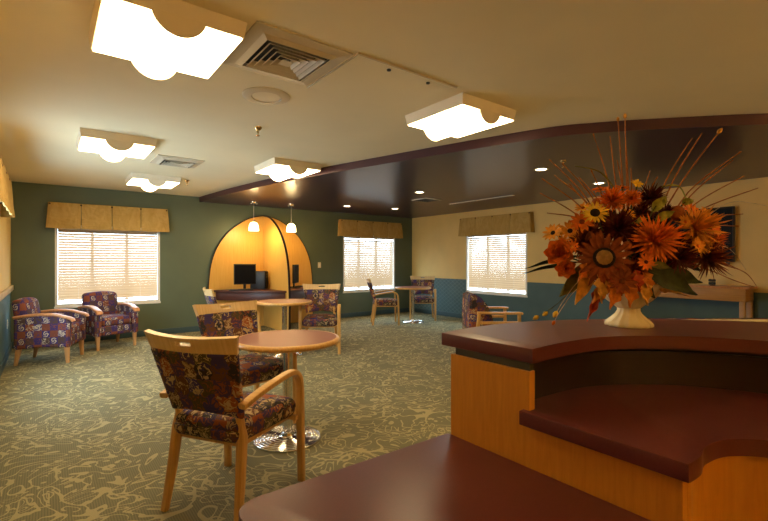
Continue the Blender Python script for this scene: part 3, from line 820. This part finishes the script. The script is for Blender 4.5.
def flower(name, label, px, py, q, kind, rad, pm, cm, cat='flower', group=None, tilt=None):
    p = at(px, py, q)
    out = (p-(C0+Vector((0, 0, .10)))).normalized()
    n = (out*.55 - FW*(.9 if q > .02 else .35) + UP*.15).normalized() if tilt is None else tilt.normalized()
    F = frame(n)
    o = thing(name, label, cat, p, 0, group); z = Vector((0, 0, 0))
    m = MB()
    if kind == 'sun':
        for ring, (cnt, lf, f_) in enumerate(((17, .02, 1.0), (16, .25, .86))):
            for k in range(cnt):
                petal(m, F, z, 2*PI*(k+.5*ring)/cnt+random.uniform(-.08, .08), rad*.24, rad*.76*f_*random.uniform(.72, 1.12), rad*.175, lf+random.uniform(-.1, .1), random.uniform(-.25, .1))
    elif kind == 'daisy':
        for k in range(12): petal(m, F, z, 2*PI*k/12+random.uniform(-.1, .1), rad*.2, rad*.8*random.uniform(.9, 1.1), rad*.30, .15+random.uniform(-.1, .15))
    elif kind == 'mum':
        for ring, (cnt, lf) in enumerate(((24, -.3), (24, .0), (22, .3), (19, .6), (15, .9), (10, 1.2), (5, 1.45))):
            for k in range(cnt):
                petal(m, F, z, 2*PI*k/cnt+ring*.4+random.uniform(-.12, .12), rad*.06, rad*.94*random.uniform(.75, 1.12), rad*.105, lf+random.uniform(-.12, .12), random.uniform(-.1, .2))
    elif kind == 'rose':
        for ring, (cnt, lf, f_) in enumerate(((7, .35, 1), (6, .7, .95), (5, 1.0, .85), (4, 1.3, .75))):
            for k in range(cnt):
                petal(m, F, z, 2*PI*k/cnt+ring*.5, rad*.04, rad*.95*f_, rad*.75, lf, .15)
    m.build('petals', pm, o, 180)
    m = MB()
    cr = rad*(.27 if kind == 'sun' else .2 if kind == 'daisy' else .12)
    rings = [[F @ Vector((r*cr*math.cos(2*PI*k/14), r*cr*math.sin(2*PI*k/14), h*cr)) for k in range(14)] for r, h in ((.6, -.3), (1, .0), (1.02, .3), (.85, .52), (.5, .62), (.1, .64))]
    m.loft(rings); m.build('flower_center', cm, o, 60)
    if kind == 'sun':
        m = MB(); m.loft([[F @ Vector((r*cr*math.cos(2*PI*k/18), r*cr*math.sin(2*PI*k/18), h*cr)) for k in range(18)] for r, h in ((1.0, .05), (1.30, .12), (1.26, .32), (1.0, .40))]); m.build('dark_ring', 'center_dark', o, 60)
    sp_ = stem_pts(p); m = MB(); m.tube([v-p for v in spline(sp_, 3)], .0028, 6); m.build('stem', 'stem_green', o)
    return o
flower('sunflower', 'large rust sunflower with a tan centre at the heart of the bouquet', 604, 258, .12, 'sun', .098, 'petal_rust', 'center_tan')
flower('sunflower', 'yellow sunflower with a dark centre at upper left of the bouquet', 595, 213, .09, 'sun', .044, 'petal_yellow', 'center_dark')
flower('chrysanthemum', 'bright orange mum right of the big sunflower, in the middle', 655, 240, .13, 'mum', .085, 'petal_orange', 'petal_orange')
flower('chrysanthemum', 'orange shaggy mum at the right side of the bouquet', 695, 228, .07, 'mum', .085, 'petal_amber', 'petal_orange')
flower('chrysanthemum', 'orange mum at the top left of the bouquet', 612, 201, .05, 'mum', .052, 'petal_orange', 'petal_rust')
flower('chrysanthemum', 'dark red mum at the top of the bouquet, right of the middle', 650, 198, .04, 'mum', .055, 'petal_darkred', 'petal_darkred')
flower('chrysanthemum', 'dark brown red mum above the big sunflower', 618, 229, .08, 'mum', .075, 'petal_darkred', 'center_dark')
flower('chrysanthemum', 'rust brown fringed mum at lower right of the bouquet', 707, 258, .03, 'mum', .080, 'petal_brown', 'petal_rust')
flower('chrysanthemum', 'dark red mum low on the right, over the dark leaves', 678, 258, .09, 'mum', .060, 'petal_darkred', 'petal_darkred')
flower('chrysanthemum', 'red orange small mum at the top centre of the bouquet', 632, 199, .06, 'mum', .036, 'petal_orange', 'petal_darkred')
flower('chrysanthemum', 'brown mum between the big sunflower and the left rosebud', 583, 243, .05, 'mum', .060, 'petal_brown', 'petal_rust')
flower('rose', 'orange rose at far left of the bouquet', 560, 254, .03, 'rose', .055, 'petal_orange', 'petal_orange')
flower('rose', 'small orange rose below the far left rose', 566, 269, .05, 'rose', .038, 'petal_orange', 'petal_rust')
flower('daisy', 'amber daisy at the far left edge of the bouquet', 553, 233, .02, 'daisy', .040, 'petal_amber', 'center_dark')
flower('daisy', 'amber daisy second from the left edge of the bouquet', 570, 231, .04, 'daisy', .042, 'petal_amber', 'center_dark')
flower('daisy', 'orange daisy left of the yellow sunflower', 582, 222, .05, 'daisy', .045, 'petal_orange', 'petal_rust')
flower('daisy', 'orange daisy at the right edge of the bouquet', 713, 227, .05, 'daisy', .038, 'petal_orange', 'petal_amber')
flower('daisy', 'small amber daisy just below the right shaggy mum', 698, 246, .12, 'daisy', .030, 'petal_amber', 'petal_orange')
flower('daisy', 'small orange daisy below the bright orange mum', 646, 262, .16, 'daisy', .030, 'petal_orange', 'petal_darkred')
flower('star_flower', 'little yellow star flower on top of the bouquet', 637, 184, .03, 'daisy', .022, 'petal_yellow', 'petal_yellow')
flower('daisy', 'amber daisy low front of the bouquet over the vase', 622, 281, .15, 'daisy', .045, 'petal_rust', 'petal_brown')
flower('daisy', 'orange daisy above the round pod at the upper right', 690, 210, .04, 'daisy', .040, 'petal_orange', 'petal_rust')
for px, py, q, kind, rd, pm, cm, lb in (
    (640, 215, .02, 'mum', .055, 'petal_brown', 'center_dark', 'dark brown mum behind the top centre of the bouquet'),
    (664, 214, .03, 'mum', .045, 'petal_darkred', 'center_dark', 'dark red mum left of the round pod'),
    (640, 250, .05, 'mum', .06, 'petal_brown', 'center_dark', 'dark brown mum between the big sunflower and the bright orange mum'),
    (675, 243, .04, 'mum', .055, 'petal_brown', 'petal_rust', 'brown mum between the two orange mums on the right'),
    (655, 270, .04, 'mum', .06, 'petal_darkred', 'center_dark', 'dark red mum in the shade above the biggest dark leaf'),
    (590, 232, .03, 'mum', .05, 'petal_rust', 'center_dark', 'rust mum at the left, under the yellow sunflower'),
    (588, 275, .05, 'mum', .045, 'petal_brown', 'petal_rust', 'brown mum low at the left of the bouquet'),
    (632, 272, .10, 'mum', .05, 'petal_rust', 'petal_darkred', 'rust mum at the bottom of the bouquet above the vase'),
    (612, 284, .11, 'mum', .040, 'petal_rust', 'petal_brown', 'small rust mum over the left of the vase bowl'),
    (697, 244, .05, 'mum', .050, 'petal_amber', 'petal_orange', 'amber mum under the right shaggy mum'),
    (713, 240, .03, 'mum', .045, 'petal_orange', 'petal_rust', 'orange mum at the right edge under the orange daisy'),
    (600, 190, .01, 'daisy', .028, 'petal_orange', 'petal_rust', 'small orange daisy high at the left of the bouquet'),
    (583, 208, .02, 'daisy', .030, 'petal_amber', 'petal_rust', 'small amber daisy left above the yellow sunflower'),
    (562, 243, .03, 'daisy', .028, 'petal_amber', 'petal_orange', 'small amber daisy above the far left rose'),
    (622, 188, .01, 'daisy', .026, 'petal_orange', 'petal_darkred', 'small orange daisy at the top beside the star flower'),
    (665, 236, .14, 'daisy', .030, 'petal_amber', 'petal_orange', 'small amber daisy at the right rim of the bright orange mum'),
    (572, 247, .07, 'daisy', .026, 'petal_orange', 'petal_amber', 'small orange daisy between the left rose and the big sunflower'),
    (628, 215, .07, 'daisy', .026, 'petal_amber', 'petal_rust', 'small amber daisy over the dark mums at the top middle'),
    (705, 213, .04, 'daisy', .026, 'petal_amber', 'petal_rust', 'small amber daisy at the upper right edge of the bouquet'),
    (668, 252, .12, 'daisy', .026, 'petal_rust', 'petal_darkred', 'small rust daisy under the right rim of the bright orange mum'),
    (685, 222, .10, 'daisy', .028, 'petal_amber', 'petal_orange', 'small amber daisy in front of the right shaggy mum')):
    flower('chrysanthemum' if kind == 'mum' else 'daisy', lb, px, py, q, kind, rd, pm, cm)
for px, py, q, rd, lb in ((677, 213, .06, .024, 'round rust pod at the upper right of the bouquet'), (627, 246, .12, .015, 'small rust pod beside the big sunflower'), (596, 202, .05, .013, 'small rust pod above the yellow sunflower')):
    p = at(px, py, q); o = thing('seed_pod', lb, 'seed pod', p)
    m = MB(); m.rbox((0, 0, 0), (rd*2, rd*2, rd*2.1), rd, 2); m.build('pod', 'pod', o, 80)
    m = MB(); m.tube([v-p for v in spline(stem_pts(p), 3)], .0025, 6); m.build('stem', 'twig', o)
# leaves
def leaf(name, label, px, py, q, px2, py2, q2, w, mat, droop=.02, lobed=False, group=None):
    a, b = at(px, py, q), at(px2, py2, q2)
    o = thing(name, label, 'leaf', a, 0, group)
    ax = (b-a); L = ax.length; d = ax.normalized(); sd = d.cross(-FW+UP*.3).normalized(); nn = sd.cross(d)
    if nn.dot(-FW+UP*.2) < 0: nn = -nn
    m = MB(); n = 24 if lobed else 12
    def fn(u, v):
        wv_ = math.sin(PI*min(1, u*.97+.02)**.8)
        if lobed:
            T = ((0, .08), (.14, .55), (.22, .34), (.42, 1.0), (.52, .48), (.70, .62), (.78, .26), (1, .03))
            for (ua, wa), (ub, wb) in zip(T, T[1:]):
                if ua <= u <= ub: wv_ = wa+(wb-wa)*(u-ua)/(ub-ua)
        s_ = (v-.5)*w*wv_
        p = d*(L*u) + sd*s_ + nn*(abs(v-.5)*w*wv_*.35) - UP*(droop*u*u) + nn*(.004*math.sin(12*u+6*v))
        return p, nn
    m.grid(fn, n, 4, .0012); m.build('blade', mat, o, 70)
    m = MB(); m.tube([v-a for v in spline(stem_pts(a), 3)]+[d*L*.35], .0022, 6); m.build('stem', 'stem_green' if 'leaf_d' in mat or 'lime' in mat else 'twig', o)
    return o
leaf('leaf', 'biggest dark green leaf at lower right of the bouquet', 640, 268, .10, 697, 289, .10, .075, 'leaf_dark')
leaf('leaf', 'dark green leaf reaching right, above the biggest leaf', 655, 272, .06, 702, 277, .03, .06, 'leaf_dark')
leaf('leaf', 'dark green leaf in the shade at the bouquet middle', 628, 255, .06, 668, 268, .08, .06, 'leaf_dark')
leaf('leaf', 'dark green leaf low in the middle of the bouquet', 625, 270, .07, 655, 292, .12, .07, 'leaf_dark')
leaf('leaf', 'dark green leaf behind the dark red mum', 600, 236, .03, 572, 246, .01, .05, 'leaf_dark')
leaf('leaf', 'dark leaf behind the right shaggy mum', 660, 245, .02, 700, 265, .0, .08, 'leaf_dark')
leaf('leaf', 'dark leaf between the two upper mums', 640, 222, .04, 668, 226, .07, .05, 'leaf_dark')
for px, py, q, a_, b_, q2, w_, lb in ((610, 215, .0, 575, 225, -.02, .06, 'dark leaf behind the left daisies'), (640, 230, -.02, 690, 238, -.04, .09, 'dark leaf at the back right of the bouquet'),
    (620, 240, -.02, 655, 205, -.03, .08, 'dark leaf at the back top of the bouquet'), (610, 262, .0, 570, 275, .0, .06, 'dark leaf behind the small left rose'), (650, 262, .0, 690, 250, -.02, .09, 'dark leaf behind the brown mums on the right')):
    leaf('leaf', lb, px, py, q, a_, b_, q2, w_, 'leaf_dark')
leaf('leaf', 'olive leaf with a brown tip at lower left of the bouquet', 600, 262, .06, 559, 291, .04, .07, 'leaf_olive')
leaf('leaf', 'olive yellow leaf pointing down at lower left', 592, 270, .08, 575, 299, .09, .045, 'leaf_gold')
leaf('leaf', 'lime green leaf slanting up near the top right', 652, 212, .08, 667, 190, .10, .035, 'leaf_lime')
leaf('leaf', 'yellow green leaf slanting beside the round pod', 655, 222, .10, 675, 205, .12, .03, 'leaf_lime')
leaf('leaf', 'small lime leaf above the round pod', 682, 205, .04, 694, 194, .05, .028, 'leaf_lime')
leaf('leaf', 'thin lime leaf crossing left of the bright mum', 632, 224, .09, 648, 212, .11, .02, 'leaf_lime')
leaf('leaf', 'narrow lime leaf at the right of the small orange daisy', 650, 266, .15, 672, 262, .16, .026, 'leaf_olive')
for k, (px, py, q, a, b, q2, w, mt, lb) in enumerate((
    (612, 276, .12, 592, 300, .13, .07, 'leaf_autumn', 'orange maple leaf left above the vase'),
    (620, 276, .13, 610, 306, .15, .07, 'leaf_autumn', 'orange maple leaf hanging over the front left of the vase'),
    (630, 276, .13, 630, 304, .15, .075, 'leaf_autumn', 'orange maple leaf hanging over the front of the vase'),
    (640, 278, .12, 648, 302, .14, .06, 'leaf_gold', 'golden maple leaf hanging over the right front of the vase'),
    (635, 270, .14, 640, 288, .16, .05, 'leaf_red', 'red maple leaf in the front middle above the vase'),
    (604, 280, .10, 587, 318, .11, .045, 'leaf_red', 'red leaf drooping left of the vase, nearly touching the counter'),
    (612, 268, .12, 622, 292, .15, .06, 'leaf_red', 'red maple leaf under the big sunflower'),
    (590, 262, .10, 578, 278, .11, .05, 'leaf_autumn', 'rust leaf left under the big sunflower'),
    (645, 284, .08, 690, 293, .05, .035, 'leaf_gold', 'golden leaf lying along the right, under the biggest dark leaf'),
    (600, 272, .12, 602, 300, .14, .055, 'leaf_gold', 'golden leaf hanging left of the vase bowl'),
    (642, 268, .13, 652, 290, .13, .05, 'leaf_autumn', 'rust leaf right of the vase middle'))):
    leaf('autumn_leaf', lb, px, py, q, a, b, q2, w, mt, .012, True)
leaf('blade_leaf', 'long dark blade leaf pointing left, upper of two', 580, 256, .03, 525, 263, .0, .016, 'leaf_dark')
leaf('blade_leaf', 'long dark blade leaf pointing left, lower of two', 580, 262, .03, 523, 268, -.02, .014, 'leaf_dark')
# long arching blades on top
def stalk(name, label, pts, r, mat, bud=None, group=None, cat='twig'):
    P_ = [at(*p) for p in pts]; a = P_[0]
    o = thing(name, label, cat, a, 0, group)
    pts2 = spline(P_, 6); n = len(pts2)
    m = MB(); m.tube([v-a for v in pts2], [r*(1-.55*i/n) for i in range(n)], 5); m.build('stalk', mat, o, 80)
    if bud:
        e = pts2[-1]-a; d = (pts2[-1]-pts2[-3]).normalized(); F = frame(d)
        m = MB(); L, w, bm_ = bud
        m.loft([[e + F @ Vector((w*q*math.cos(2*PI*k/8), w*q*math.sin(2*PI*k/8), L*(z-.3))) for k in range(8)] for q, z in ((.2, 0), (.8, .2), (1, .5), (.6, .8), (.1, 1))])
        m.build('bud', bm_, o, 80)
    return o
stalk('arching_blade', 'thin lime blade arching at the top right of the bouquet', [(645, 205, .03), (660, 188, .03), (678, 186, .03), (686, 198, .04)], .004, 'leaf_lime')
stalk('arching_blade', 'olive blade arching to the left at the top of the bouquet', [(622, 205, .02), (612, 185, .02), (598, 171, .02), (575, 166, .01)], .004, 'leaf_olive')
TW = [(594, 136), (610, 136), (626, 146), (551, 161), (562, 163), (554, 175), (544, 180), (540, 193), (579, 177), (592, 172), (702, 133), (692, 138), (739, 153), (744, 176), (650, 171), (656, 179), (758, 188), (743, 214), (736, 226), (617, 160), (733, 160), (571, 186), (631, 168), (547, 213)]
for k, (tx, ty) in enumerate(TW):
    dx = tx-629; q = random.uniform(-.06, .06)
    b_ = (629+dx*.25, 245-.0*abs(dx), .01); md = (629+dx*.55+random.uniform(-4, 4), 245+(ty-245)*.55+(-6 if ty > 200 else 0)-abs(dx)*.02, q*.5)
    stalk('twig', 'thin reddish brown twig fanning out of the bouquet', [b_, md, (tx, ty, q)], .0034, 'twig', (.016, .0028, 'twig') if k % 3 == 0 else None, 'thin twigs fanning out of the bouquet')
for tx, ty, lb, sz in ((618, 120, 'tall twig with a tan bud, left of the two highest', .016), (625, 117, 'tallest twig with a tan bud at the very top', .020), (719, 132, 'twig with an orange tan bud at upper right', .024)):
    dx = tx-629
    stalk('budded_twig', lb, [(629+dx*.2, 240, 0), (629+dx*.6, 180, .01), (tx, ty, .02)], .0034, 'twig', (sz, sz*.32, 'leaf_gold'))
stalk('pale_stem', 'pale curved stem arching down at the right of the bouquet', [(690, 252, .02), (719, 246, .02), (733, 252, .02), (746, 270, .03)], .0018, 'twig_pale')
stalk('pale_stem', 'pale thin stem reaching to the right edge of the photo', [(690, 232, .0), (728, 203, .0), (768, 206, .0)], .0016, 'twig_pale')
stalk('drooping_twig', 'brown twig drooping right over the console table', [(690, 264, .02), (712, 271, .02), (733, 280, .02), (757, 288, .02)], .0026, 'twig')
stalk('drooping_twig', 'brown twig tip standing at the right above the console table end', [(722, 262, .0), (742, 271, .0), (750, 277, .0), (757, 287, .0)], .0022, 'twig')
stalk('drooping_bloom', 'stem drooping left with a yellow bud over the counter edge', [(597, 270, .08), (578, 282, .06), (564, 300, .05), (556, 313, .04)], .002, 'twig_pale', (.026, .009, 'petal_yellow'))
stalk('drooping_bloom', 'thin stem drooping left to a small orange bud near the counter', [(600, 274, .08), (576, 290, .07), (562, 308, .07), (554, 322, .07)], .0016, 'twig_pale', (.018, .006, 'petal_orange'))
for k, (px, py, lb) in enumerate(((537, 317, 'leftmost small yellow bloom drooping over the counter'), (546, 313, 'second yellow bloom from the left, drooping over the counter'))):
    stalk('drooping_bloom', lb, [(597, 272, .05), (575, 288, .03), (557, 304, .0), (px, py, -.02)], .0016, 'stem_green', (.024, .0085, 'petal_yellow'))

# ------------------------------------------------------------------ added standing uplights, out of view, to brighten the ceiling
def added_uplight(x, y, e, label):
    f = thing('added_floor_lamp', label, 'added floor lamp', (x, y, 0), 0, 'added uplight lamps out of view')
    MB().lathe([(0, 0), (.15, 0), (.15, .015), (.03, .03), (0, .03)], n=28).build('base', 'brass', f)
    MB().lathe([(0, .03), (.013, .03), (.013, 1.72), (0, 1.72)], n=14).build('pole', 'brass', f)
    MB().lathe([(.0, 1.70), (.04, 1.70), (.12, 1.75), (.19, 1.83), (.186, 1.83), (.115, 1.757), (.0, 1.712)], n=32).build('lamp_shade', 'ceramic', f)
    l = bpy.data.lights.new('fill_bulb', 'POINT'); l.energy = e; l.color = (1, .68, .32); l.shadow_soft_size = .06
    o = bpy.data.objects.new('fill_bulb', l); COL.objects.link(o); o.parent = f; o.location = (0, 0, 1.80)
added_uplight(.9, -2.3, 50, 'added brass uplight lamp, out of view behind the low desk')
added_uplight(4.6, -2.2, 68, 'added brass uplight lamp, out of view by the cream wall behind the counter')

# ------------------------------------------------------------------ light, camera
w = bpy.data.worlds.new('sky'); sc.world = w; w.use_nodes = True
bg = w.node_tree.nodes['Background']; bg.inputs[0].default_value = (.66, .84, 1.0, 1); bg.inputs[1].default_value = 8.0
for nm, loc, rot, sx, sy in (('sky_portal', (.83, YB+.20, 1.22), (-PI/2, 0, 0), 1.4, 1.2), ('sky_portal', (6.09, YB+.20, 1.24), (-PI/2, 0, 0), 1.45, 1.25), ('sky_portal', (XR+.20, 5.885, 1.25), (0, PI/2, 0), 1.25, 1.5), ('sky_portal', (XL-.20, 5.45, 1.25), (0, -PI/2, 0), 1.25, 1.7)):
    l = bpy.data.lights.new(nm, 'AREA'); l.shape = 'RECTANGLE'; l.size = sx; l.size_y = sy
    try: l.cycles.is_portal = True
    except Exception: pass
    o = bpy.data.objects.new(nm, l); COL.objects.link(o); o.location = loc; o.rotation_euler = rot
cam = bpy.data.cameras.new('camera'); cam.sensor_fit = 'HORIZONTAL'; cam.sensor_width = 36; cam.lens = 440/768*36
cam.clip_start = .02
co = bpy.data.objects.new('camera', cam); COL.objects.link(co); co.location = (0, 0, 1.3); co.rotation_euler = (PI/2, 0, -R(37.4))
sc.camera = co
sc.view_settings.view_transform = 'Standard'; sc.view_settings.look = 'None'; sc.view_settings.gamma = 1
sc.view_settings.use_curve_mapping = False; sc.view_settings.exposure = 1.0
